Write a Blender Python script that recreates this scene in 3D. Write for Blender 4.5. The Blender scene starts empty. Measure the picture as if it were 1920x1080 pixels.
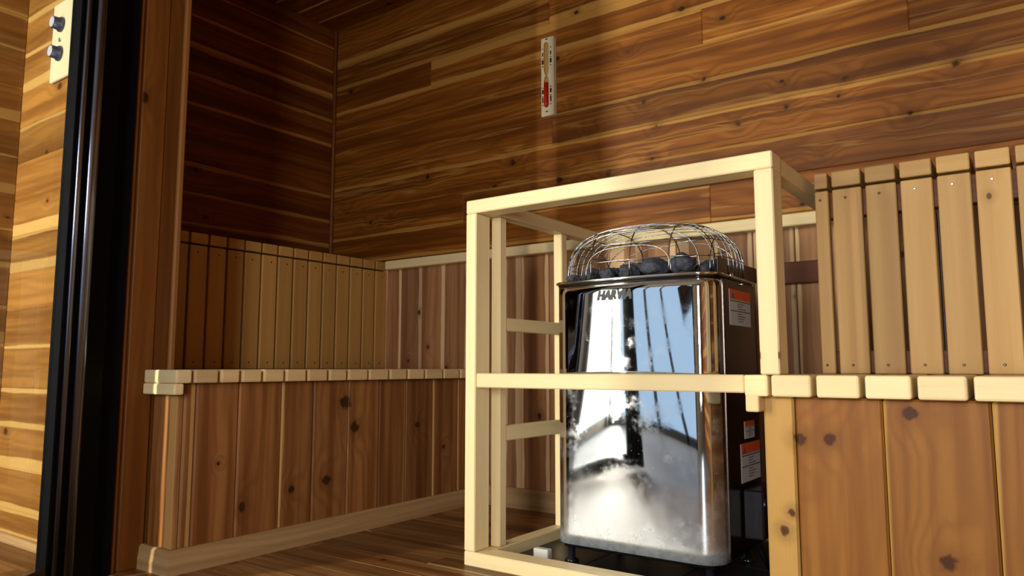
import bpy, bmesh, math, random
from mathutils import Vector, noise
random.seed(4)
S = bpy.context.scene
COL = S.collection
PI = math.pi

# ------------------------------------------------------------------ camera
cd = bpy.data.cameras.new('camera'); cam = bpy.data.objects.new('camera', cd); COL.objects.link(cam)
cam.location = (0, 0, .475)
cam.rotation_euler = (math.radians(90 + 6.139), 0, math.radians(35.816))
cd.sensor_width = 36; cd.lens = 36 * 1385.6 / 1920; cd.clip_start = .02
S.camera = cam

# ------------------------------------------------------------------ world and light
w = bpy.data.worlds.new('world'); S.world = w; w.use_nodes = True
w.node_tree.nodes['Background'].inputs[0].default_value = (.55, .77, 1, 1)
w.node_tree.nodes['Background'].inputs[1].default_value = .19
def area(name, loc, target, sx, sy, power, col, spread=180):
    l = bpy.data.lights.new(name, 'AREA'); l.shape = 'RECTANGLE'; l.size = sx; l.size_y = sy
    l.energy = power; l.color = col; l.spread = math.radians(spread)
    o = bpy.data.objects.new(name, l); COL.objects.link(o); o.location = loc
    o.rotation_euler = (Vector(target) - Vector(loc)).to_track_quat('-Z', 'Y').to_euler()
    return o
# daylight arriving through the glazed hall door and a window added behind the camera for fill and streaks
area('daylight_side_door', (-2.478, -.80, .95), (0, -.80, .95), .66, 1.76, 19, (1, .90, .70), 120)
area('daylight_door', (-2.375, -1.185, .95), (-2.375, 1, .95), .12, 1.76, 9, (1, .90, .70), 110)
area('added_window_fill', (.02, -1.185, .85), (-.3, 1, .75), .36, 1.16, 5.2, (.95, .94, .92), 130)
S.view_settings.view_transform = 'Standard'; S.view_settings.look = 'None'
S.view_settings.exposure = 2.38; S.view_settings.gamma = 1; S.view_settings.use_curve_mapping = False

# ------------------------------------------------------------------ node helpers
class NT:
    def __init__(s, m):
        m.use_nodes = True; s.t = m.node_tree; s.n = s.t.nodes; s.n.clear()
        s.out = s.n.new('ShaderNodeOutputMaterial')
    def node(s, ty, **k):
        x = s.n.new(ty)
        for a, b in k.items(): setattr(x, a, b)
        return x
    def set(s, sock, v):
        if hasattr(v, 'is_output') or isinstance(v, bpy.types.NodeSocket): s.t.links.new(v, sock)
        else: sock.default_value = v
    def m(s, op, a, b=0.0, c=None, clamp=False):
        x = s.node('ShaderNodeMath', operation=op, use_clamp=clamp)
        s.set(x.inputs[0], a); s.set(x.inputs[1], b)
        if c is not None: s.set(x.inputs[2], c)
        return x.outputs[0]
    def comb(s, a, b, c):
        x = s.node('ShaderNodeCombineXYZ')
        for i, v in enumerate((a, b, c)): s.set(x.inputs[i], v)
        return x.outputs[0]
    def noise(s, vec, scale=1, detail=2, rough=.5, dist=0):
        x = s.node('ShaderNodeTexNoise'); s.set(x.inputs['Vector'], vec)
        x.inputs['Scale'].default_value = scale; x.inputs['Detail'].default_value = detail
        x.inputs['Roughness'].default_value = rough; x.inputs['Distortion'].default_value = dist
        return x.outputs['Fac']
    def mix(s, f, a, b, blend='MIX'):
        x = s.node('ShaderNodeMix', data_type='RGBA', blend_type=blend)
        s.set(x.inputs['Factor'], f); s.set(x.inputs['A'], a); s.set(x.inputs['B'], b)
        return x.outputs['Result']
    def sm(s, v, lo, hi, a=0.0, b=1.0):
        x = s.node('ShaderNodeMapRange', interpolation_type='SMOOTHSTEP')
        s.set(x.inputs[0], v); s.set(x.inputs[1], lo); s.set(x.inputs[2], hi); s.set(x.inputs[3], a); s.set(x.inputs[4], b)
        return x.outputs[0]
    def bsdf(s, **k):
        b = s.node('ShaderNodeBsdfPrincipled')
        for a, v in k.items(): s.set(b.inputs[a.replace('_', ' ')], v)
        return b
def c4(c): return (c[0], c[1], c[2], 1)

def wood(name, base, dark, sap, knots=(), knot_rate=.55, knot_size=.011, ring=.5, rough=.5, tone=.5, wob=1.0, spec=.2, streak=0.0):
    """Wood read from the boards' own grain UV (metres along, metres across) and their 'plank' attribute
    (seed, sapwood share at the low edge, at the high edge). knots: (x, y, z, radius) in the place's coordinates."""
    mt = bpy.data.materials.new(name); N = NT(mt)
    uv = N.node('ShaderNodeUVMap', uv_map='grain'); sp = N.node('ShaderNodeSeparateXYZ'); N.set(sp.inputs[0], uv.outputs[0])
    u, v = sp.outputs[0], sp.outputs[1]
    e = N.node('ShaderNodeUVMap', uv_map='edge'); ep = N.node('ShaderNodeSeparateXYZ'); N.set(ep.inputs[0], e.outputs[0]); ev = ep.outputs[0]
    at = N.node('ShaderNodeAttribute', attribute_name='plank'); ap = N.node('ShaderNodeSeparateColor'); N.set(ap.inputs[0], at.outputs['Color'])
    seed, lo, hi = ap.outputs[0], ap.outputs[1], ap.outputs[2]
    U = N.m('ADD', u, N.m('MULTIPLY', seed, 37.7)); V = N.m('ADD', v, N.m('MULTIPLY', seed, 11.3))
    # knots
    kv = N.comb(N.m('MULTIPLY', U, 3.6), N.m('MULTIPLY', V, 5.2), 0)
    vo = N.node('ShaderNodeTexVoronoi', voronoi_dimensions='2D'); N.set(vo.inputs['Vector'], kv); vo.inputs['Scale'].default_value = 1
    vc = N.node('ShaderNodeSeparateColor'); N.set(vc.inputs[0], vo.outputs['Color'])
    sel = N.m('GREATER_THAN', vc.outputs[0], 1 - knot_rate)
    rad = N.m('MULTIPLY', N.m('ADD', vc.outputs[1], .45), knot_size * 4.4)
    dd = N.m('DIVIDE', vo.outputs['Distance'], rad)
    kmask = N.m('MULTIPLY', sel, N.sm(dd, 1.0, .5)); field = N.m('MULTIPLY', sel, N.sm(dd, 5.5, .3))
    halo = N.m('MULTIPLY', sel, N.sm(dd, 3.0, .8))
    if knots:
        g = N.node('ShaderNodeNewGeometry')
        for (kx, ky, kz, kr) in knots:
            sb = N.node('ShaderNodeVectorMath', operation='SUBTRACT'); N.set(sb.inputs[0], g.outputs['Position']); sb.inputs[1].default_value = (kx, ky, kz)
            ln = N.node('ShaderNodeVectorMath', operation='LENGTH'); N.set(ln.inputs[0], sb.outputs[0])
            q = N.m('DIVIDE', ln.outputs['Value'], kr)
            q = N.m('ADD', q, N.m('MULTIPLY', N.m('SUBTRACT', N.noise(g.outputs['Position'], 70, 3), .5), 1.1))
            kmask = N.m('MAXIMUM', kmask, N.sm(q, .95, .5)); field = N.m('MAXIMUM', field, N.sm(q, 5.5, .3)); halo = N.m('MAXIMUM', halo, N.sm(q, 2.8, .8))
    low = N.noise(N.comb(N.m('MULTIPLY', U, 1.5), N.m('MULTIPLY', V, 9), seed), 1, 2)
    low2 = N.noise(N.comb(N.m('MULTIPLY', U, .9), N.m('MULTIPLY', V, 26), 3.1), 1, 3)
    ph = N.m('ADD', N.m('ADD', N.m('MULTIPLY', V, 210), N.m('MULTIPLY', low, 34 * wob)), N.m('MULTIPLY', field, 9))
    rings = N.m('ADD', N.m('MULTIPLY', N.m('SINE', ph), .5), .5)
    rings = N.m('POWER', rings, 1.8)
    fib = N.noise(N.comb(N.m('MULTIPLY', U, 9), N.m('MULTIPLY', V, 700), 0), 1, 2)
    col = N.mix(N.m('MULTIPLY', N.sm(low2, .38, .68), tone), c4(base), c4(dark))
    col = N.mix(N.m('MULTIPLY', rings, ring * .55), col, c4([d * .8 for d in dark]))
    if streak:
        st = N.noise(N.comb(N.m('MULTIPLY', U, .8), N.m('MULTIPLY', N.m('ADD', V, N.m('MULTIPLY', field, .006)), 22), 8.7), 1, 2)
        st = N.sm(N.m('ABSOLUTE', N.m('SUBTRACT', st, .42)), .022, .004)
        col = N.mix(N.m('MULTIPLY', st, streak), col, c4(sap))
        dk = N.noise(N.comb(N.m('MULTIPLY', U, 1.1), N.m('MULTIPLY', V, 60), 4.2), 1, 3)
        col = N.mix(N.m('MULTIPLY', N.sm(dk, .56, .72), .6), col, c4([d * .6 for d in dark]))
    jig = N.m('MULTIPLY', N.m('SUBTRACT', N.noise(N.comb(N.m('MULTIPLY', U, 3), seed, 0), 1, 3), .5), .22)
    s1 = N.sm(N.m('SUBTRACT', N.m('ADD', lo, N.m('MULTIPLY', jig, N.sm(lo, 0, .1))), ev), -.012, .03)
    s2 = N.sm(N.m('SUBTRACT', N.m('ADD', hi, N.m('MULTIPLY', jig, N.sm(hi, 0, .1))), N.m('SUBTRACT', 1, ev)), -.012, .03)
    sm_ = N.m('MAXIMUM', s1, s2)
    col = N.mix(N.m('MULTIPLY', sm_, .9), col, c4(sap))
    col = N.mix(N.m('MULTIPLY', N.m('SUBTRACT', fib, .3), .35, clamp=True), col, N.mix(.5, col, c4([d * .45 for d in dark])))
    hv = N.m('ADD', N.m('MULTIPLY', N.m('FRACT', N.m('MULTIPLY', seed, 17.13)), .5 * tone), 1 - .27 * tone)
    col = N.mix(1.0, col, N.comb(hv, hv, hv), 'MULTIPLY')
    col = N.mix(N.m('MULTIPLY', halo, .35), col, c4([d * .7 for d in dark]))
    col = N.mix(N.m('MULTIPLY', kmask, .9), col, c4([dark[0] * .22, dark[1] * .16, dark[2] * .2]))
    b = N.bsdf(Base_Color=col, Roughness=rough); b.inputs['Specular IOR Level'].default_value = spec
    bp = N.node('ShaderNodeBump'); bp.inputs['Strength'].default_value = .25; bp.inputs['Distance'].default_value = .0015
    N.set(bp.inputs['Height'], N.m('ADD', N.m('MULTIPLY', rings, .5), fib)); N.set(b.inputs['Normal'], bp.outputs[0])
    N.t.links.new(b.outputs[0], N.out.inputs[0])
    return mt

def plain(name, col, rough=.5, metal=0, spec=.5, noise_amt=0, scale=60, emis=None):
    mt = bpy.data.materials.new(name); N = NT(mt)
    c = c4(col)
    tc = N.node('ShaderNodeTexCoord').outputs['Object']
    nz = N.noise(tc, scale, 3)
    c = N.mix(N.m('MULTIPLY', nz, noise_amt), c, c4([x * .35 for x in col]))
    b = N.bsdf(Base_Color=c, Metallic=metal); N.set(b.inputs['Roughness'], N.m('ADD', rough, N.m('MULTIPLY', N.m('SUBTRACT', nz, .5), rough * .3)))
    b.inputs['Specular IOR Level'].default_value = spec
    if emis: b.inputs['Emission Color'].default_value = c4(emis[:3]); b.inputs['Emission Strength'].default_value = emis[3]
    N.t.links.new(b.outputs[0], N.out.inputs[0])
    return mt

def glass_mat(name, tint=(.95, .98, 1)):
    mt = bpy.data.materials.new(name); N = NT(mt)
    tr = N.node('ShaderNodeBsdfTransparent'); tr.inputs[0].default_value = c4(tint)
    gl = N.node('ShaderNodeBsdfGlossy'); gl.inputs['Roughness'].default_value = .02
    fr = N.node('ShaderNodeFresnel'); fr.inputs[0].default_value = 1.45
    mx = N.node('ShaderNodeMixShader'); N.set(mx.inputs[0], N.m('MULTIPLY', fr.outputs[0], .25)); N.t.links.new(tr.outputs[0], mx.inputs[1]); N.t.links.new(gl.outputs[0], mx.inputs[2])
    N.t.links.new(mx.outputs[0], N.out.inputs[0]); return mt

def steel_mat():
    mt = bpy.data.materials.new('polished_steel'); N = NT(mt)
    tc = N.node('ShaderNodeTexCoord').outputs['Object']; sp = N.node('ShaderNodeSeparateXYZ'); N.set(sp.inputs[0], tc)
    z = sp.outputs[2]
    n1 = N.noise(tc, 9, 5, .65); n2 = N.noise(tc, 55, 4, .7); n3 = N.noise(N.comb(N.m('MULTIPLY', sp.outputs[0], 60), 0, N.m('MULTIPLY', z, 4)), 1, 3)
    # limescale dust: heavy towards the foot of the sheet, smudges higher up
    film = N.sm(N.m('ADD', z, N.m('MULTIPLY', N.m('SUBTRACT', n1, .5), .22)), .27, .06)
    smudge = N.m('MULTIPLY', N.sm(N.m('ADD', n1, N.m('MULTIPLY', n2, .25)), .62, .80), N.sm(z, .66, .52))
    vo = N.node('ShaderNodeTexVoronoi'); N.set(vo.inputs['Vector'], tc); vo.inputs['Scale'].default_value = 110
    vc = N.node('ShaderNodeSeparateColor'); N.set(vc.inputs[0], vo.outputs['Color'])
    specks = N.m('MULTIPLY', N.m('MULTIPLY', N.sm(vo.outputs['Distance'], .16, .08), N.m('GREATER_THAN', vc.outputs[0], .78)), N.m('MULTIPLY', N.sm(z, .16, .22), N.sm(z, .45, .25)))
    d = N.m('MAXIMUM', N.m('ADD', N.m('MULTIPLY', film, .10), N.m('MULTIPLY', N.sm(z, .095, .045), .30)), N.m('MAXIMUM', N.m('MULTIPLY', smudge, .11), N.m('MULTIPLY', specks, .35)))
    d = N.m('MULTIPLY', d, N.m('ADD', .3, N.m('MULTIPLY', n2, 1.4)))
    rg = N.m('ADD', .03, N.m('ADD', N.m('MULTIPLY', film, .24), N.m('MULTIPLY', smudge, .10)))
    me = N.bsdf(Base_Color=(.66, .68, .72, 1), Metallic=1.0, Roughness=rg)
    df = N.bsdf(Base_Color=(.62, .66, .70, 1), Roughness=.7)
    bp = N.node('ShaderNodeBump'); bp.inputs['Strength'].default_value = .05; bp.inputs['Distance'].default_value = .002
    N.set(bp.inputs['Height'], N.noise(N.comb(N.m('MULTIPLY', sp.outputs[0], 14), 0, N.m('MULTIPLY', z, 3)), 1, 1)); N.set(me.inputs['Normal'], bp.outputs[0])
    mx = N.node('ShaderNodeMixShader'); N.set(mx.inputs[0], d); N.t.links.new(me.outputs[0], mx.inputs[1]); N.t.links.new(df.outputs[0], mx.inputs[2])
    N.t.links.new(mx.outputs[0], N.out.inputs[0]); return mt

# knots the photograph shows, on the back wall (y 2.10) and the skirts
KB = [(-1.0, 2.1, 1.323, .016), (-.80, 2.1, 1.352, .013), (-1.27, 2.1, 1.365, .009), (-1.20, 2.1, 1.265, .011), (-.96, 2.1, 1.232, .014),
      (-1.32, 2.1, 1.115, .020), (-1.13, 2.1, 1.11, .018), (-.975, 2.1, 1.13, .014), (-.70, 2.1, 1.19, .015), (-.56, 2.1, 1.215, .016), (-.42, 2.1, 1.215, .013),
      (-.56, 2.1, 1.28, .010), (-.40, 2.1, 1.26, .014), (-.25, 2.1, 1.13, .016), (-1.52, 2.1, 1.21, .018), (-1.93, 2.1, 1.22, .016), (-1.05, 2.1, 1.505, .011),
      (-.47, 2.1, 1.055, .012), (-.14, 2.1, 1.24, .018), (-2.13, 2.1, 1.08, .011)]
KL = [(-1.67, 1.485, .375, .026), (-1.67, 1.52, .30, .022), (-1.67, 1.30, .15, .013), (-1.67, 1.42, .16, .018), (-1.67, 1.79, .29, .013), (-1.67, 1.92, .21, .010), (-1.67, 1.08, .24, .006)]
KR = [(-.335, 1.46, .345, .016), (-.405, 1.46, .205, .010), (-.155, 1.46, .15, .018), (-.20, 1.46, .395, .015), (-.42, 1.46, .17, .012), (-.385, 1.46, .34, .015)]

CB, CD, CS = (.27, .088, .010), (.125, .034, .003), (.43, .21, .045)
M = {}
M['cedar_back'] = wood('cedar_back_wall', CB, CD, CS, KB, .25, tone=1.0, ring=.8, wob=1.4, streak=.42)
M['cedar'] = wood('cedar_shaded_boards', (.20, .060, .007), (.10, .024, .002), (.42, .20, .045), (), .4, tone=.9, ring=.7)  # back-wall cedar darkened; the left wall's shade is put into the colour
M['cedar_skirt'] = wood('cedar_bench_skirt', (.31, .135, .042), (.16, .055, .013), (.52, .29, .10), KL, .15, tone=1, ring=.6)
M['cedar_skirt_right'] = wood('cedar_bench_skirt_right', (.30, .125, .024), (.20, .07, .012), (.55, .32, .09), KR, .0, tone=.8, ring=.6)
M['cedar_low'] = wood('cedar_upright_boards', (.40, .20, .085), (.22, .09, .035), (.74, .50, .27), (), .6, tone=.9, ring=.4)
M['cedar_post'] = wood('cedar_jamb', (.19, .068, .011), (.105, .03, .004), (.28, .12, .03), (), .5, tone=.6, ring=.5)
M['cedar_hall'] = wood('cedar_hall_boards', (.31, .14, .028), (.16, .06, .01), (.5, .3, .09), (), .5, tone=.9, ring=.5)
M['floor'] = wood('cedar_floor_boards', (.34, .17, .06), (.13, .05, .014), (.66, .44, .22), (), .5, tone=1.0, ring=.6, rough=.38)
M['deck'] = wood('deck_wood', (.72, .52, .26), (.60, .40, .18), (.8, .6, .36), (), .06, knot_size=.006, tone=.6, ring=.2, wob=.5, rough=.48)
M['slat'] = wood('back_slat_wood', (.46, .28, .105), (.36, .20, .065), (.5, .32, .14), (), .04, knot_size=.006, tone=.6, ring=.15, wob=.5, rough=.5)
M['pale'] = wood('pale_bench_wood', (.50, .28, .08), (.40, .20, .05), (.62, .40, .16), (), .04, knot_size=.006, tone=.45, ring=.12, wob=.5, rough=.48)
M['pine'] = wood('pale_pine', (.84, .68, .38), (.76, .57, .28), (.9, .78, .55), (), .10, knot_size=.006, tone=.35, ring=.2, wob=.4, rough=.42)
M['base'] = wood('cedar_baseboard', (.50, .32, .15), (.32, .17, .065), (.72, .53, .30), (), .2, tone=.6, ring=.4)
M['steel'] = steel_mat()
M['chrome'] = plain('chrome_trim', (.7, .72, .76), .12, 1)
M['wire'] = plain('steel_wire', (.30, .31, .33), .18, 1)
M['dark_steel'] = plain('dark_steel', (.12, .10, .09), .3, 1)
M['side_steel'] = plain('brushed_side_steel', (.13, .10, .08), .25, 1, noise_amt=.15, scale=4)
M['black'] = plain('matte_black', (.003, .003, .004), .6, spec=.05)
M['black_gloss'] = plain('black_anodised', (.008, .009, .013), .22, spec=.7)
M['rib_metal'] = plain('rib_blue_glint', (.30, .38, .58), .24, 1)  # blue of the reflected streak is put into the metal colour
M['ink'] = plain('black_ink', (.01, .01, .01), .5)
M['stone'] = plain('olivine_stone', (.075, .08, .10), .85, spec=.25, noise_amt=.8, scale=38)
M['tile'] = plain('dark_slate_tile', (.018, .02, .022), .35, spec=.4, noise_amt=.5, scale=20)
M['white'] = plain('white_ceramic', (.72, .71, .66), .4)
M['timer_wood'] = plain('timer_board', (.60, .50, .32), .5)
M['ivory'] = plain('ivory_plastic', (.62, .56, .36), .4)
M['knob'] = plain('navy_knob', (.012, .018, .05), .35)
M['knob_face'] = plain('pale_knob_face', (.42, .44, .5), .4)
M['red'] = plain('red_sand', (.62, .018, .006), .6)
M['orange'] = plain('orange_label', (.75, .09, .01), .5)
M['paper'] = plain('grey_paper_label', (.52, .49, .47), .6)
M['paper_ink'] = plain('label_print', (.12, .11, .11), .6)
M['glass'] = glass_mat('clear_glass')
M['tube_glass'] = glass_mat('timer_glass', (.78, .66, .48))
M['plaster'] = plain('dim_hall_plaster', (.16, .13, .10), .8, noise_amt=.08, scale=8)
M['hall_floor'] = plain('grey_hall_tile', (.10, .10, .11), .45, noise_amt=.3, scale=6)
M['screw'] = plain('screw_head', (.10, .07, .05), .4, .6)
M['screw_bright'] = plain('bright_screw_head', (.7, .75, .95), .25, 1)
M['cleat'] = wood('dark_block_gap_shade', (.16, .05, .02), (.10, .03, .01), (.2, .08, .03), (), .1)

# ------------------------------------------------------------------ mesh helpers
class MB:
    """collects shapes into ONE mesh; boards carry their grain UV and plank attribute"""
    def __init__(s):
        s.b = bmesh.new(); s.uv = s.b.loops.layers.uv.new('grain'); s.ev = s.b.loops.layers.uv.new('edge')
        s.at = s.b.loops.layers.float_color.new('plank')
    def _mark(s, faces, lo, hi, ax, seed, sl, sh):
        for f in faces:
            n = f.normal; f.normal_update(); n = f.normal
            k = max(range(3), key=lambda i: abs(n[i]))
            oth = [i for i in range(3) if i != ax]
            if k == ax: ua, va = oth
            else: ua = ax; va = [i for i in oth if i != k][0]
            wd = max(1e-4, hi[va] - lo[va])
            for l in f.loops:
                c = l.vert.co
                l[s.uv].uv = (c[ua], c[va] - lo[va] + (.5 if k != oth[0] else 0))
                l[s.ev].uv = ((c[va] - lo[va]) / wd, 0)
                l[s.at] = (seed, sl, sh, 1)
    def board(s, x0, x1, y0, y1, z0, z1, ax='x', bev=.002, sap=(0, 0), seed=None, seg=1):
        lo = (min(x0, x1), min(y0, y1), min(z0, z1)); hi = (max(x0, x1), max(y0, y1), max(z0, z1))
        ret = bmesh.ops.create_cube(s.b, size=1)
        vs = ret['verts']
        for v in vs: v.co = Vector([(lo[i] + hi[i]) / 2 + v.co[i] * (hi[i] - lo[i]) for i in range(3)])
        es = list({e for v in vs for e in v.link_edges})
        if bev:
            r = bmesh.ops.bevel(s.b, geom=es, offset=min(bev, .45 * min(hi[i] - lo[i] for i in range(3))), segments=seg, affect='EDGES', profile=.5)
            fs = set(r['faces']) | {f for v in r['verts'] for f in v.link_faces}
        else: fs = {f for v in vs for f in v.link_faces}
        s._mark(fs, lo, hi, 'xyz'.index(ax), random.random() if seed is None else seed, *sap)
        return s
    box = board
    def tube(s, pts, r, n=8, closed=False):
        pts = [Vector(p) for p in pts]; m = len(pts); rings = []
        prev = None
        for i, p in enumerate(pts):
            a = pts[(i - 1) % m] if (closed or i) else p; c = pts[(i + 1) % m] if (closed or i < m - 1) else p
            t = (c - a).normalized()
            if prev is None:
                q = t.orthogonal().normalized()
            else: q = (prev - t * prev.dot(t)).normalized()
            prev = q; bnm = t.cross(q)
            rings.append([s.b.verts.new(p + (q * math.cos(2 * PI * k / n) + bnm * math.sin(2 * PI * k / n)) * r) for k in range(n)])
        for i in range(m if closed else m - 1):
            A, B = rings[i], rings[(i + 1) % m]
            # align seam on closing
            off = 0
            if closed and i == m - 1: off = min(range(n), key=lambda o: (A[0].co - B[o].co).length)
            for k in range(n):
                f = s.b.faces.new((A[k], A[(k + 1) % n], B[(k + 1 + off) % n], B[(k + off) % n])); f.smooth = True
        if not closed:
            s.b.faces.new(rings[0][::-1]); s.b.faces.new(rings[-1])
        return s
    def lathe(s, prof, c, axis='z', n=24):
        """prof: (radius, height) pairs along the axis from c"""
        R = []
        for r, h in prof:
            ring = []
            for k in range(n):
                a = 2 * PI * k / n; p = (r * math.cos(a), r * math.sin(a), h)
                if axis == 'y': p = (p[0], -p[2], p[1])
                if axis == 'x': p = (p[2], p[0], p[1])
                ring.append(s.b.verts.new(Vector(c) + Vector(p)))
            R.append(ring)
        for A, B in zip(R, R[1:]):
            for k in range(n): s.b.faces.new((A[k], A[(k + 1) % n], B[(k + 1) % n], B[k])).smooth = True
        s.b.faces.new(R[0][::-1]); s.b.faces.new(R[-1])
        return s
    def loft(s, loops, cap=True, smooth=True):
        R = [[s.b.verts.new(p) for p in L] for L in loops]; n = len(R[0])
        for A, B in zip(R, R[1:]):
            for k in range(n): s.b.faces.new((A[k], A[(k + 1) % n], B[(k + 1) % n], B[k])).smooth = smooth
        if cap: s.b.faces.new(R[0][::-1]); s.b.faces.new(R[-1])
        return s
    def build(s, name, mat, parent=None, base=(0, 0, 0)):
        bmesh.ops.recalc_face_normals(s.b, faces=s.b.faces)
        if parent is not None and parent.type == 'EMPTY': base = parent['_b']
        elif parent is not None: base = parent['_b']
        for v in s.b.verts: v.co -= Vector(base)
        me = bpy.data.meshes.new(name); s.b.to_mesh(me); s.b.free()
        me.materials.append(mat)
        o = bpy.data.objects.new(name, me); COL.objects.link(o)
        o['_b'] = list(base)
        if parent is None: o.location = base
        else: o.parent = parent
        return o

def thing(name, loc, label=None, cat=None, group=None, kind=None):
    o = bpy.data.objects.new(name, None); COL.objects.link(o); o.location = loc; o['_b'] = list(loc); o.empty_display_size = .05
    return tag(o, label, cat, group, kind)
def tag(o, label=None, cat=None, group=None, kind=None):
    if label: o['label'] = label
    if cat: o['category'] = cat
    if group: o['group'] = group
    if kind: o['kind'] = kind
    return o
def struct(name, mb, mat): return tag(mb.build(name, mat), kind='structure')

def text_mesh(txt, size, shear=0, bold=0):
    cu = bpy.data.curves.new('t', 'FONT'); cu.body = txt; cu.size = size; cu.shear = shear; cu.extrude = .0004; cu.offset = bold
    o = bpy.data.objects.new('t', cu); COL.objects.link(o)
    bpy.context.view_layer.update()
    me = bpy.data.meshes.new_from_object(o.evaluated_get(bpy.context.evaluated_depsgraph_get()))
    bpy.data.objects.remove(o); return me

# ------------------------------------------------------------------ dimensions
LX = -2.49           # left wall
BY = 2.109           # back wall
CZ = 1.97            # sauna ceiling
SX = -1.79           # end of the partition beside the door
P = .1115            # wall board pitch
RX = .95
HY = -1.2            # hall rear wall

# ------------------------------------------------------------------ shell
def hwall(mb, axis, pos, depth, a0, a1, z0, z1, zoff, joints={}, sap=None, seedk=0):
    """horizontal tongue-and-groove boards. axis 'x': wall plane y=pos running along x; depth is the signed thickness behind the face"""
    k0 = math.floor((z0 - zoff) / P) ; k = k0
    while zoff + k * P < z1 - 1e-4:
        b0, b1 = max(z0, zoff + k * P), min(z1, zoff + (k + 1) * P)
        if b1 - b0 > .004:
            cuts = [a0] + [j for j in joints.get(k, []) if a0 < j < a1] + [a1]
            for i, (c0, c1) in enumerate(zip(cuts, cuts[1:])):
                sp = (sap or {}).get((k, i), (0, 0)) if sap is not None else ((random.choice((0, .08, .14, .3)), random.choice((0, 0, .1))))
                if axis == 'x': mb.board(c0, c1, pos, pos + depth, b0, b1, 'x', .0022, sp)
                else: mb.board(pos, pos + depth, c0, c1, b0, b1, 'y', .0022, sp)
        k += 1
    return mb

# back wall: horizontal boards above the ledger, upright boards below it
mb = MB()
joints = {3: [-1.36], 2: [-1.92], 1: [-.80, .3], 0: [-.24], -1: [-1.35, .4], -3: [-1.1, .2], -5: [-.79], -2: [-1.9], 4: [-.7]}
zo = 1.354 + P
joints = {3 - 1: [-1.36], 2 - 1: [-1.92, .1], 0: [-.80], -1: [-.24], -2: [-1.35], -4: [-1.75, .1], -5: [-.79], 3: [-.9]}
sap = {(3, 0): (.20, 0), (3, 1): (.1, .1), (2, 0): (.14, .10), (2, 1): (.22, .06), (1, 0): (.12, .0), (1, 1): (.17, .30), (1, 2): (.2, .1), (0, 0): (0, .06), (0, 1): (.06, .0),
       (-1, 0): (0, .03), (-1, 1): (.0, .05), (-2, 0): (.05, 0), (-2, 1): (.09, .12), (-3, 0): (.0, .10), (-4, 0): (.07, 0), (-4, 1): (0, .1), (-5, 0): (.12, .07), (-5, 1): (.1, 0)}
hwall(mb, 'x', BY, .018, LX - .018, RX, .875, CZ + .018, zo, joints, sap)
struct('wall_back', mb, M['cedar_back'])
mb = MB(); x = LX; i = 0
x = -2.066 - .1165 * 4
while x < RX:
    a, b = max(x, LX), min(x + .1165, RX)
    sp = random.choice(((.22, 0), (.1, .12), (0, .18), (.35, .1)))
    if i == 8 or i == 12: sp = (.5, .2)
    if b - a > .01: mb.board(a + .0006, b - .0006, BY, BY + .018, 0, .8745, 'z', .003, sp)
    x += .1165; i += 1
struct('wall_back_lower', mb, M['cedar_low'])

mb = MB(); hwall(mb, 'y', LX, -.018, 1.0, BY, 0, CZ + .018, 1.438, {}, {(k, 0): ((.09, .10, .12, .08, .05, .0)[k % 6], (.05, .1, 0, .04)[k % 4]) for k in range(-20, 20)})
struct('wall_left', mb, M['cedar'])
mb = MB(); hwall(mb, 'y', LX, -.018, .1, .895, 0, 2.2, 1.438)
struct('wall_hall_left', mb, M['cedar_hall'])
mb = MB()
for a in ((-.46, .1, 0, 2.2), (HY, -1.14, 0, 2.2), (-1.14, -.46, 1.86, 2.2), (-1.14, -.46, 0, .055)): mb.box(LX - .018, LX, a[0], a[1], a[2], a[3], 'z', 0)
struct('wall_hall_left_plastered', mb, M['plaster'])
mb = MB()
for a, b in ((-.49, -.46), (-1.14, -1.11)): mb.box(LX, LX + .02, a, b, 0, 1.89, 'z')
mb.box(LX, LX + .02, -1.11, -.49, 1.86, 1.89, 'y'); struct('door_3', mb, M['white'])
# partition beside the door: hall face, sauna face, core
mb = MB(); hwall(mb, 'x', .895, .018, LX - .018, SX - .004, 0, 2.2, 1.42)
struct('wall_partition_hall_side', mb, M['cedar_hall'])
mb = MB(); hwall(mb, 'x', 1.0, -.018, LX, SX - .004, 0, CZ, 1.438)
struct('wall_partition_sauna_side', mb, M['cedar'])
mb = MB(); mb.box(LX, SX - .012, .914, .981, 0, 2.2, 'z'); struct('wall_partition_core', mb, M['cedar_post'])
# jamb lining on the end of the partition: flat boards with moulded lips
mb = MB()
mb.board(SX - .012, SX, .885, 1.006, 0, CZ, 'z', .003)
mb.board(SX, SX + .006, .888, .898, 0, CZ, 'z', .002, (0, 0))
mb.board(SX, SX + .004, .905, .965, 0, CZ, 'z', .003)
mb.board(SX - .006, SX + .010, 1.004, 1.020, 0, CZ, 'z', .004, (.6, .6))
struct('trim_1', mb, M['cedar_post'])
# right end of the sauna and right jamb, outside the frame
mb = MB(); hwall(mb, 'y', RX, .018, HY, BY, 0, 2.2, 1.438); struct('wall_right', mb, M['cedar'])
mb = MB(); mb.box(.55, RX, .90, 1.0, 0, 2.2, 'z'); struct('wall_partition_right', mb, M['cedar'])
mb = MB(); mb.box(SX, .55, .90, 1.0, 1.93, 2.2, 'x'); struct('wall_header', mb, M['cedar'])
# ceilings
mb = MB(); y = 1.0
while y < BY + .01:
    mb.board(LX - .018, RX + .018, y, min(y + P, BY + .018), CZ, CZ + .018, 'x', .003, random.choice(((0, 0), (.1, 0)))); y += P
struct('ceiling', mb, M['cedar'])
mb = MB(); mb.box(LX, RX, HY, .9, 2.2, 2.22, 'x'); struct('ceiling_hall', mb, M['plaster'])
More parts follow.
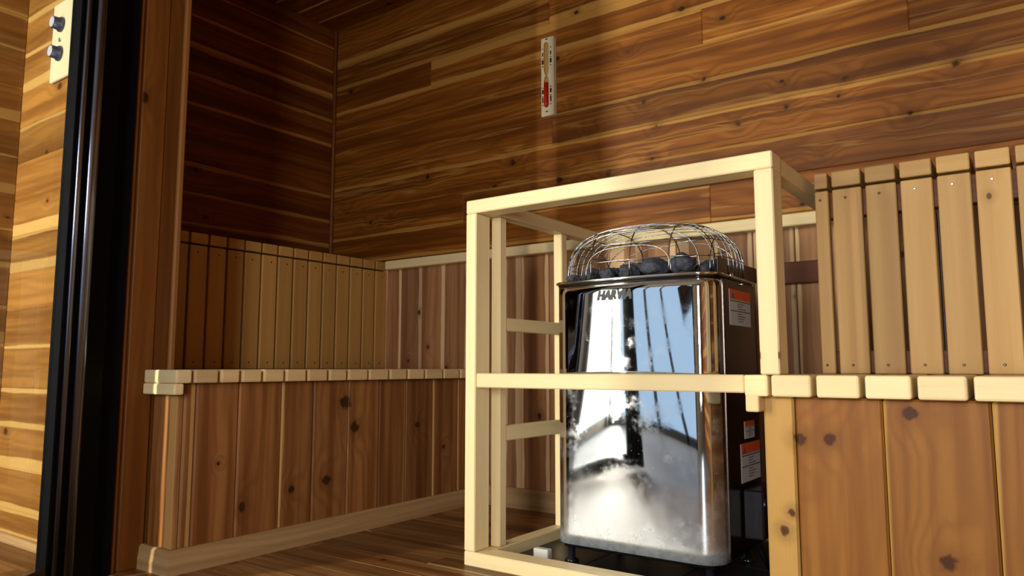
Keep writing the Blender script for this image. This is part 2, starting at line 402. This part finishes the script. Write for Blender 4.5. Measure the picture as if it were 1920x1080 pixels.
# corner bead between left and back wall
mb = MB(); mb.board(LX, LX + .016, BY - .016, BY, .895, CZ, 'z', .005); struct('trim_2', mb, M['cedar'])
# floors
mb = MB(); y = .45; k = 0
while y < BY:
    cuts = [LX, -2.0 + (k % 3) * .37, -.9 + (k % 2) * .5, RX]
    for a, b in zip(cuts, cuts[1:]):
        mb.board(a + .0008, b - .0008, y + .0006, min(y + .085, BY + .01) - .0006, -.02, 0, 'x', .0012, (random.choice((0, 0, 0, .15)), 0), seed=(0.0 if k == 12 else None))
    y += .085; k += 1
struct('floor', mb, M['floor'])
mb = MB(); mb.box(LX, RX, HY - .3, .449, -.02, 0, 'x'); struct('floor_hall', mb, M['hall_floor'])
# hall rear wall with the glazed door and an unseen window added for fill light
mb = MB()
for a in ((LX, -2.44, 0, 2.2), (-1.10, -.17, 0, 2.2), (.21, RX, 0, 2.2), (-2.44, -1.10, 1.86, 2.2), (-.17, .21, 0, .25), (-.17, .21, 1.45, 2.2)):
    mb.box(a[0], a[1], HY, HY - .08, a[2], a[3], 'z', 0)
struct('wall_hall_rear', mb, M['plaster'])
mb = MB(); mb.box(-1.76, -1.72, HY + .0, HY + .03, 0, 1.88, 'z'); mb.box(-2.31, -2.285, HY + .0, HY + .03, 0, 1.88, 'z'); mb.box(-2.46, -1.09, HY, HY + .03, 1.86, 1.9, 'x'); mb.box(-2.46, -1.09, HY, HY + .03, 0, .055, 'x'); mb.box(-1.12, -1.08, HY + .0, HY + .03, 0, 1.88, 'z'); mb.box(-1.44, -1.41, HY + .0, HY + .03, 0, 1.88, 'z')
struct('door_2', mb, M['black_gloss'])
mb = MB(); mb.box(-.19, .23, HY, HY + .02, .22, .25, 'x'); mb.box(-.19, .23, HY, HY + .02, 1.45, 1.48, 'x'); mb.box(-.20, -.165, HY, HY + .02, .25, 1.45, 'z'); mb.box(.205, .24, HY, HY + .02, .25, 1.45, 'z'); struct('added_window', mb, M['white'])

# baseboards with a rounded shoulder
def baseboard(name, pts, h=.056, t=.016, mat='base'):
    """profile swept along a polyline on the floor; the board stands on the left-hand side of the direction of travel"""
    prof = [(0, 0), (t, 0), (t, h * .45), (t * .92, h * .52), (t * .8, h * .9), (t * .5, h), (0, h)]
    mb = MB(); pts = [Vector((a, b, 0)) for a, b in pts]; loops = []
    for i, p in enumerate(pts):
        d0 = (pts[i] - pts[i - 1]).normalized() if i else (pts[1] - pts[0]).normalized()
        d1 = (pts[i + 1] - pts[i]).normalized() if i < len(pts) - 1 else d0
        n0 = Vector((d0.y, -d0.x, 0)); n1 = Vector((d1.y, -d1.x, 0)); n = (n0 + n1); n = n / (n.dot(n0) or 1)
        loops.append([p + n * a + Vector((0, 0, b)) for a, b in prof])
    mb.loft(loops, smooth=False)
    L = 0
    for f in mb.b.faces:
        for l in f.loops:
            c = l.vert.co; l[mb.uv].uv = (c.x + c.y, c.z); l[mb.ev].uv = (.5, 0); l[mb.at] = (.37, 0, 0, 1)
    return tag(mb.build(name, M[mat]), kind='structure')
baseboard('baseboard_left', [(SX + .004, .967), (-1.67, .967), (-1.67, 2.09)])
baseboard('baseboard_back', [(-1.653, 2.108), (-.47, 2.108)], .066, .018)
baseboard('baseboard_hall', [(LX, .894), (SX - .012, .894)], .018, .012)
# ledger along the back wall under the last horizontal board
mb = MB(); mb.board(-2.118, .93, BY - .040, BY - .001, .862, .896, 'x', .003); struct('trim_3', mb, M['pine'])
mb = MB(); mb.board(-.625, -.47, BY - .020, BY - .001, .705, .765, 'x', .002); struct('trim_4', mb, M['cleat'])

# ------------------------------------------------------------------ glass door standing ajar
D0 = Vector((-1.79, .868, 0)); DD = Vector((.55, -.835, 0)).normalized(); DN = Vector((.835, .55, 0)).normalized()
door = thing('door_1', (-1.79, .868, 0), kind='structure')
def dbox(mb, t0, t1, z0, z1, n0=-.018, n1=.018, bev=.002):
    st = len(mb.b.verts)
    before = set(mb.b.verts)
    mb.board(t0, t1, n0, n1, z0, z1, 'z', bev)
    for v in mb.b.verts:
        if v not in before:
            c = v.co.copy(); v.co = D0 + DD * c.x + DN * c.y + Vector((0, 0, c.z))
DW = .765
mb = MB(); dbox(mb, .06, .216, .012, 1.9, -.006, .018); mb.build('stile', M['black'], door)
mb = MB(); dbox(mb, DW - .11, DW, .012, 1.9); mb.build('stile', M['black'], door)
mb = MB(); dbox(mb, .216, DW - .11, .012, .075, -.006, .018); mb.build('rail', M['black_gloss'], door)
mb = MB(); dbox(mb, .216, DW - .11, 1.82, 1.9); mb.build('rail', M['black_gloss'], door)
mb = MB(); dbox(mb, .216, DW - .11, .075, 1.82, -.003, .003, 0); mb.build('glass_pane', M['glass'], door)
for t, r in ((.196, .007), (.150, .015)):
    c = D0 + DD * t + DN * (.020 - r * .35)
    MB().tube([c + Vector((0, 0, .02)), c + Vector((0, 0, 1.89))], r, 16).build('rib', M['rib_metal'], door)
fr = MB(); fr.board(SX - .03, SX + .014, .800, .884, 0, 1.93, 'z', .002); struct('trim_5', fr, M['black'])

# ------------------------------------------------------------------ benches
def screw(mb_parent_obj, p, ax, mat='screw', r=.0028):
    m = MB(); m.lathe([(r, -.001), (r, .0005), (r * .6, .0012)], p, ax, 10); return m.build('screw', M[mat], mb_parent_obj)

# lower bench, left
lb = thing('lower_bench', (-1.9, 1.5, 0), 'long low sauna bench at the left, dim cedar-boarded front, running back beside the door jamb', 'bench')
ed = [.986, 1.056, 1.115, 1.179, 1.248, 1.320, 1.394, 1.464, 1.546, 1.632, 1.712, 1.793, 1.883, 1.969, 2.048, 2.104]
for a, b in zip(ed, ed[1:]):
    MB().board(-2.12, -1.64, a + .0048, b - .0048, .438, .470, 'x', .0035, seg=2).build('deck_board', M['deck'], lb)
m = MB(); m.board(SX + .005, -1.64, .944, .983, .438, .470, 'x', .004, seg=2); m.board(SX + .005, -1.643, .942, .966, .411, .4376, 'x', .004, seg=2)
tag(m.build('nosing', M['pine'], lb), 'paler doubled nosing board at the near end')
sk = MB(); se = [.985, 1.015, 1.132, 1.262, 1.369, 1.495, 1.62, 1.736, 1.865, 1.994, 2.108]
sp = [(.0, .5), (.0, .02), (.0, .03), (.07, .0), (.0, .05), (.0, .0), (.0, .06), (.0, .03), (.05, .0), (.03, .03)]
for i, (a, b) in enumerate(zip(se, se[1:])):
    sk.board(-1.69, -1.67, a + .0007, b - .0007, .0, .4375, 'z', .004, sp[i])
sk.build('skirt', M['cedar_skirt'], lb)
e = MB(); e.board(SX + .008, -1.672, .969, .984, 0, .4105, 'z', .006, (.0, .32), seg=3); e.build('end_panel', M['cedar_skirt'], lb)  # pale right edge paints a highlight by way of the sapwood share

# upper bench, left
ub = thing('upper_bench', (-2.3, 1.5, .47), 'raised back bench at the left with a dim slatted front, built above the low bench', 'bench')
y = BY - .002
n = 0
while y - .0657 > 1.02:
    a, b = y - .0657 + .0075, y
    s = MB().board(-2.165, -2.145, a, b, .4702, .858, 'z', .002, seed=random.random()).build('slat', M['pale'], ub)
    screw(s, (-2.1445, (a + b) / 2 + random.uniform(-.006, .006), .835), 'x'); screw(s, (-2.1445, (a + b) / 2 + random.uniform(-.006, .006), .492), 'x')
    MB().board(LX + .002, -2.143, a, b, .863, .897, 'x', .003, seg=2).build('deck_board', M['pale'], ub)
    y -= .0657; n += 1
MB().board(-2.21, -2.168, 1.05, 2.10, .80, .858, 'y', .002).build('bearer', M['cleat'], ub)  # dark colour stands in for shade between the slats
MB().board(-2.21, -2.168, 1.05, 2.10, .471, .52, 'y', .002).build('bearer', M['cleat'], ub)

# lower bench, right
rb = thing('lower_bench', (.1, 1.75, 0), 'low sauna bench at the right with brighter cedar front and pale deck, beside the heater', 'bench')
xe = [-.433 + .082 * k for k in range(17)]
for i, (a, b) in enumerate(zip(xe, xe[1:])):
    MB().board(a + (.0042 if i else .005), b - .0048, 1.43, 1.676, .420, .461, 'y', .0045, seg=2).build('deck_board', M['pine'], rb)
m = MB(); m.board(-.479, -.434, 1.43, 1.676, .420, .461, 'y', .004, seg=2); m.board(-.4785, -.452, 1.431, 1.676, .390, .424, 'y', .004, seg=2); m.build('nosing', M['pine'], rb)
sk = MB(); xs = [-.394, -.243, -.08, .083, .246, .41, .573, .736, .90]
for i, (a, b) in enumerate(zip(xs, xs[1:])):
    sk.board(a + .0007, b - .0007, 1.46, 1.478, 0, .4195, 'z', .004, ((0, 0), (.03, .0), (.04, .0))[i % 3])
sk.build('skirt', M['cedar_skirt_right'], rb)
m = MB().board(-.452, -.395, 1.457, 1.50, 0, .4195, 'z', .004, (.6, .6)).build('corner_post', M['cedar_skirt_right'], rb)
tag(m, 'paler corner board')
MB().board(-.450, -.435, 1.502, 2.08, 0, .4195, 'y', .002).build('end_panel', M['cedar_low'], rb)

# upper bench, right
ur = thing('upper_bench', (.1, 1.9, .461), 'raised back bench at the right with brightly lit slats, above the pale low deck', 'bench')
xe = [-.397, -.361] + [-.361 + .0662 * k for k in range(1, 20)]
for i, (a, b) in enumerate(zip(xe, xe[1:])):
    s = MB().board(a + .0042, b - .0042, 1.68, 1.70, .4615, .858, 'z', .002).build('slat', M['slat'], ur)
    screw(s, ((a + b) / 2 - .003, 1.6795, .838), 'y', 'screw_bright' if i in (3, 4, 5) else 'screw'); screw(s, ((a + b) / 2 - .003, 1.6795, .480), 'y')
    MB().board(a + .0042, b - .0042, 1.676, 2.068, .863, .897, 'y', .003, seg=2).build('deck_board', M['slat'], ur)
MB().board(-.395, .9, 1.703, 1.74, .80, .858, 'x', .002).build('bearer', M['cleat'], ur)  # bearers painted dark so the slat gaps read as shaded
MB().board(-.395, .9, 1.703, 1.74, .463, .51, 'x', .002).build('bearer', M['cleat'], ur)

# ------------------------------------------------------------------ guard rail frame around the heater
gd = thing('heater_guard', (-.8, 1.75, 0), 'pale pine rail cage standing around the steel sauna heater', 'guard rail')
def gb(name, *a, ax='z', bev=.0025, sap=(0, 0)): return MB().board(*a, ax, bev, sap).build(name, M['pine'], gd)
gb('post', -1.176, -1.143, 1.43, 1.488, .0345, .8615)
gb('post', -1.151, -1.122, 1.503, 1.531, .0345, .8615)
gb('post', -.447, -.410, 1.43, 1.488, .4615, .8615)
gb('post', -.462, -.4475, 1.50, 1.53, .4615, .8615)
gb('post', -1.150, -1.122, 1.80, 1.83, .0345, .8615)
gb('top_rail', -1.176, -.410, 1.43, 1.488, .862, .896, ax='x')
gb('middle_rail', -1.1425, -.4795, 1.432, 1.462, .426, .461, ax='x')
gb('bottom_rail', -1.176, -.4525, 1.43, 1.488, .0, .034, ax='x')
gb('side_rail', -1.155, -1.117, 1.4885, 2.066, .862, .896, ax='y')
gb('side_rail', -.447, -.412, 1.4885, 2.066, .862, .896, ax='y')
gb('side_rail', -1.146, -1.124, 1.5315, 1.7995, .568, .602, ax='y')
gb('side_rail', -1.146, -1.124, 1.5315, 1.7995, .290, .328, ax='y')
gb('bottom_rail', -1.160, -1.122, 1.4885, 2.088, .0, .034, ax='y')

# dark tiles under the heater, inside the guard
tl = MB()
for a, b in ((-1.121, -.93), (-.927, -.70), (-.697, -.4535)):
    for c, d in ((1.489, 1.79), (1.793, 2.087)): tl.box(a, b, c, d, .0002, .006, 'x', .001)
tag(tl.build('hearth_tiles', M['tile']), 'dark slate tiles on the floor beneath the steel heater', 'tiles')

# ------------------------------------------------------------------ heater
HX0, HX1, HY0, HY1, HZ0, HZ1 = -1.003, -.585, 1.56, 1.87, .055, .690
ht = thing('sauna_heater', (-.794, 1.71, .006), 'mirror-polished steel electric sauna heater behind the pine guard rails', 'heater')
cx, cy = (HX0 + HX1) / 2, (HY0 + HY1) / 2
def rrect(x0, x1, y0, y1, r, z, n=10, bow=0, nx=16):
    pts = []
    # front edge from left to right with an outward bow, then round the corners counter-clockwise
    for i in range(nx + 1):
        t = i / nx; xx = x0 + r + (x1 - x0 - 2 * r) * t
        pts.append((xx, y0 - bow * (1 - (2 * t - 1) ** 2), z))
    for (ax, ay, a0) in ((x1 - r, y0 + r, -90), (x1 - r, y1 - r, 0), (x0 + r, y1 - r, 90), (x0 + r, y0 + r, 180)):
        for i in range(1, n + 1):
            a = math.radians(a0 + 90 * i / n)
            if (ax, ay, a0) == (x0 + r, y0 + r, 180) and i == n: continue
            pts.append((ax + r * math.cos(a), ay + r * math.sin(a), z))
    return pts
# polished jacket
mb = MB(); L = []
for k in range(0, 25):
    z = HZ0 + (HZ1 - .012 - HZ0) * k / 24; t = k / 24
    L.append(rrect(HX0, HX1, HY0, HY1, .048, z, 10, .0125 * t))
mb.loft(L, cap=True)
body = mb.build('jacket', M['steel'], ht)
# dark side cheek with a seam at its front edge
MB().board(HX1 - .004, HX1 + .003, HY0 + .058, HY1 - .035, HZ0 + .002, HZ1 - .014, 'z', .001).build('side_panel', M['side_steel'], ht)
# rim ring
mb = MB(); mb.tube(rrect(HX0 - .003, HX1 + .003, HY0 - .003, HY1 + .003, .05, HZ1 - .006, 10, .0125), .0032, 10, closed=True)
mb.build('rim', M['chrome'], ht)
mb = MB(); mb.loft([rrect(HX0 - .001, HX1 + .001, HY0 - .001, HY1 + .001, .049, HZ1 - .0118, 10, .0125), rrect(HX0 - .001, HX1 + .001, HY0 - .001, HY1 + .001, .049, HZ1 - .004, 10, .0125)], cap=True)
mb.build('stone_tray', M['dark_steel'], ht)
MB().board(HX1 - .004, HX1, 1.60, 1.87, HZ1 - .004, HZ1 + .034, 'y', .001).build('side_flange', M['side_steel'], ht)
mb = MB(); mb.lathe([(.007, 0), (.007, .006), (.004, .009)], (HX1 + .001, 1.665, HZ1 - .004), 'x', 6); mb.build('bolt', M['chrome'], ht)
mb = MB(); mb.lathe([(.004, 0), (.004, .006)], (HX1 + .001, 1.74, HZ1 - .018), 'x', 6); mb.build('bolt', M['chrome'], ht)
# underside
MB().board(HX0 + .02, HX1 - .02, HY0 + .02, HY1 - .02, HZ0 - .012, HZ0 - .0005, 'x', .002).build('base_plate', M['black'], ht)
for (a, b) in ((HX0 + .035, HY0 + .03), (HX1 - .035, HY0 + .03), (HX0 + .035, HY1 - .03), (HX1 - .035, HY1 - .03)):
    mb = MB(); mb.lathe([(.017, .0062), (.017, .014), (.009, .018), (.009, .0428)], (a, b, 0), 'z', 16); mb.build('foot', M['black_gloss'], ht)
# control box low on the right side
cb = MB().board(HX1 + .004, HX1 + .05, 1.70, 1.84, .09, .20, 'z', .004).build('terminal_box', M['black_gloss'], ht)
for q in (1.735, 1.785):
    mb = MB(); mb.lathe([(.012, 0), (.012, .008), (.009, .018), (.004, .02)], (HX1 + .0505, q, .165), 'x', 14); mb.build('cable_gland', M['chrome'], cb)
mb = MB(); mb.tube([(HX1 + .03, 1.71, .085), (HX1 + .05, 1.70, .05), (HX1 + .04, 1.76, .02), (HX1 + .02, 1.88, .016)], .006, 8); mb.build('cable', M['black'], cb)
# labels on the right side
def label(y0, y1, z0, z1, xoff, triangle=True):
    g = MB().board(HX1 + xoff, HX1 + xoff + .0006, y0, y1, z0, z1, 'z', 0).build('label', M['paper'], ht)
    h = (z1 - z0)
    MB().board(HX1 + xoff + .0006, HX1 + xoff + .001, y0, y1, z1 - h * .27, z1, 'z', 0).build('label_header', M['orange'], g)
    m = MB()
    if triangle:
        zc = z1 - h * .25; q = (y1 - y0)
        m.loft([[(HX1 + xoff + .0011, y0 + q * .05, zc), (HX1 + xoff + .0011, y0 + q * .24, zc), (HX1 + xoff + .0011, y0 + q * .145, zc + h * .19)],
                [(HX1 + xoff + .0016, y0 + q * .05, zc), (HX1 + xoff + .0016, y0 + q * .24, zc), (HX1 + xoff + .0016, y0 + q * .145, zc + h * .19)]], smooth=False)
    for k in range(9):
        zz = z1 - h * (.33 + .07 * k)
        full = k in (0, 4)
        a, b = (y0 + .004, y1 - .004) if full else (y0 + (y1 - y0) * .36, y0 + (y1 - y0) * (.75 - .08 * (k % 3)))
        m.box(HX1 + xoff + .0007, HX1 + xoff + .0011, a, b, zz, zz + h * (.028 if full else .02), 'y', 0)
    m.build('label_print', M['ink' if False else 'paper_ink'], g)
label(1.655, 1.80, .572, .655, .0031)
label(1.70, 1.835, .212, .300, .0031)
label(1.73, 1.80, .31, .35, .0031, False)
# maker's lettering on the front
me = text_mesh('HARVIA', .029, .30, .0020)
lg = bpy.data.objects.new('logo', me); COL.objects.link(lg); me.materials.append(M['ink'])
bow = .0095
for v in me.vertices:
    c = v.co.copy(); xx = -.868 + c.x * .90
    t = (xx - (HX0 + .048)) / (HX1 - HX0 - .096)
    yy = HY0 - (.0125 * .93) * (1 - (2 * t - 1) ** 2) - .0012 - c.z
    v.co = Vector((xx, yy, .636 + c.y)) - Vector(ht['_b'])
lg.parent = ht
# wire guard dome
A_, B_, C_, NN = (HX1 - HX0) / 2 + .004, (HY1 - HY0) / 2 + .004, .141, 3.0
Z0 = HZ1 - .002
def dome(fx, fy):  # height on the dome at offsets
    q = 1 - abs(fx) ** NN - abs(fy) ** NN
    return Z0 + C_ * max(q, 0) ** (1 / NN)
bk = MB()
for j in range(13):                                   # long wires running across
    fy = -.95 + 1.9 * j / 12; a = (1 - abs(fy) ** NN) ** (1 / NN); pts = []
    for i in range(33):
        th = PI * i / 32; cth, sth = math.cos(th), math.sin(th)
        fx = -a * math.copysign(abs(cth) ** (2 / NN), cth); zz = Z0 + C_ * a * abs(sth) ** (2 / NN)
        pts.append((cx + A_ * fx, cy + B_ * fy, zz))
    bk.tube(pts, .0012, 6)
for fx in (-.86, -.45, .05, .5, .88):                 # cross wires front to back
    a = (1 - abs(fx) ** NN) ** (1 / NN); pts = []
    for i in range(33):
        th = PI * i / 32; cth, sth = math.cos(th), math.sin(th)
        fy = -a * math.copysign(abs(cth) ** (2 / NN), cth)
        pts.append((cx + A_ * fx, cy + B_ * fy, Z0 + C_ * a * abs(sth) ** (2 / NN) - .002))
    bk.tube(pts, .0014, 6)
for h in (.28, .58, .84):                                # hoops
    a = (1 - h ** NN) ** (1 / NN); pts = []
    for i in range(64):
        th = 2 * PI * i / 64; cth, sth = math.cos(th), math.sin(th)
        pts.append((cx + A_ * a * math.copysign(abs(cth) ** (2 / NN), cth), cy + B_ * a * math.copysign(abs(sth) ** (2 / NN), sth), Z0 + C_ * h))
    bk.tube(pts, .0012, 6, closed=True)
bk.build('wire_guard', M['wire'], ht)

# stones in the tray: one by one
ROCKS = []
def rock(x, y, z, sx, sy, sz, lab):
    b = bmesh.new(); bmesh.ops.create_icosphere(b, subdivisions=3, radius=1)
    sd = random.uniform(0, 99)
    for v in b.verts:
        n = noise.noise(v.co * 1.2 + Vector((sd, 0, 0))); n2 = noise.noise(v.co * 3.1 + Vector((0, sd, 0)))
        v.co *= 1 + .34 * n + .20 * n2 + .06 * noise.noise(v.co * 8)
        v.co = Vector((v.co.x * sx, v.co.y * sy, v.co.z * sz))
    zmin = min(v.co.z for v in b.verts)
    for v in b.verts: v.co.z -= zmin
    for f in b.faces: f.smooth = random.random() < .3
    me = bpy.data.meshes.new('stone'); b.to_mesh(me); b.free(); me.materials.append(M['stone'])
    o = bpy.data.objects.new('sauna_stone', me); COL.objects.link(o); o.location = (x, y, z); o.rotation_euler = (0, 0, random.uniform(0, 6))
    tag(o, lab, 'stone', 'dark stones heaped in the heater'); return o
zt = HZ1 - .0035
front = [(-.962, 1.60, .022, .010), (-.915, 1.598, .023, .011), (-.866, 1.60, .022, .016), (-.808, 1.605, .027, .018), (-.742, 1.605, .034, .022), (-.672, 1.61, .036, .023), (-.622, 1.62, .014, .011)]
names = ['low dark stone at the left corner of the heater tray, front row', 'second small dark stone from the left corner of the heater tray, front row',
         'rounded dark stone above the maker lettering, front row of the tray', 'pointed dark stone right of the lettering, front row of the tray',
         'wide dark stone left of the tallest one in the front row', 'tallest bulky dark stone near the right end of the tray', 'small dark stone beside the steel flange at the right end of the tray']
for (x, y, r, h), lb_ in zip(front, names): rock(x, y, zt, r, r * .85, h, lb_)
for row, y in ((1, 1.665), (2, 1.73), (3, 1.80)):
    for k in range(6):
        rock(-.955 + k * .062 + .01 * (row % 2), y, zt, .026, .024, random.uniform(.014, .024), 'dark stone, %s from the left in the %s row of the heater tray' % (('first', 'second', 'third', 'fourth', 'fifth', 'sixth')[k], ('', 'second', 'third', 'rearmost')[row]))

# small white block on the tiles by the heater's front left foot
mb = MB(); mb.board(-1.065, -1.022, 1.565, 1.585, .0062, .030, 'x', .002)
tag(mb.build('spacer_block', M['white']), 'small white block on the dark tiles by the heater foot', 'block')

# ------------------------------------------------------------------ sand timer on the back wall
tm = thing('sand_timer', (-1.365, BY, 1.34), 'narrow white wooden sand timer with red sand, hung on the cedar back wall', 'timer')
TY = BY - .022
MB().board(-1.381, -1.329, TY, BY - .0005, 1.343, 1.628, 'z', .002, seed=.3).build('backboard', M['timer_wood'], tm)
g = MB(); tc_ = (-1.3565, TY - .004, 0)
def prof(z0, z1, top_round, s=1):
    return None
zl, zm, zh = 1.373, 1.487, 1.608
pr = [(.0012, zl), (.0055, zl + .002), (.0085, zl + .009), (.0085, zm - .020), (.006, zm - .008), (.0018, zm), (.006, zm + .008), (.0085, zm + .020), (.0085, zh - .010), (.0055, zh - .002), (.0012, zh)]
g.lathe(pr, tc_, 'z', 18); g.build('glass_tube', M['tube_glass'], tm)
s_ = MB(); s_.lathe([(.001, zl + .001), (.0052, zl + .003), (.0078, zl + .010), (.0078, zl + .088), (.004, zl + .0885)], tc_, 'z', 18); s_.build('sand', M['red'], tm)
mk = MB()
for side in (-1, 1):
    xx = -1.3565 + side * .0165
    for (z, wd, hh) in ((1.588, .0022, .004), (1.568, .003, .014), (1.553, .0025, .004), (1.540, .0045, .016), (1.524, .003, .004), (1.446, .003, .004), (1.432, .0045, .015), (1.415, .003, .004), (1.402, .0035, .019), (1.384, .0022, .005)):
        mk.box(xx - wd * .8, xx + wd * .8, TY - .0006, TY, z - hh / 2, z + hh / 2, 'z', 0)
for z in (1.621, 1.359): mk.box(-1.3615, -1.3515, TY - .0006, TY, z - .002, z + .002, 'z', 0)
mk.build('scale_marks', M['ink'], tm)

# ------------------------------------------------------------------ sauna control plate on the hall wall
cp = thing('control_plate', (-2.225, .895, 1.29), 'pale switch plate with two dark rotary knobs, left of the black door stile', 'control plate')
MB().board(-2.283, -2.165, .884, .8945, 1.287, 1.522, 'z', .006, seg=3).build('plate', M['ivory'], cp)
for z in (1.362, 1.448):
    k = MB(); k.lathe([(.022, .0), (.022, .005), (.018, .008), (.017, .024)], (-2.224, .8835, z), 'y', 24); kk = k.build('knob', M['knob'], cp)
    k = MB(); k.lathe([(.015, 0), (.015, .0015)], (-2.224, .8835 - .0245, z), 'y', 24); k.build('knob_face', M['knob_face'], kk)
mk = MB(); mk.box(-2.236, -2.230, .8832, .884, 1.40, 1.412, 'z', 0); mk.box(-2.226, -2.222, .8832, .884, 1.398, 1.404, 'z', 0); mk.build('plate_marks', M['ink'], cp)

for o in bpy.data.objects:
    if '_b' in o: del o['_b']
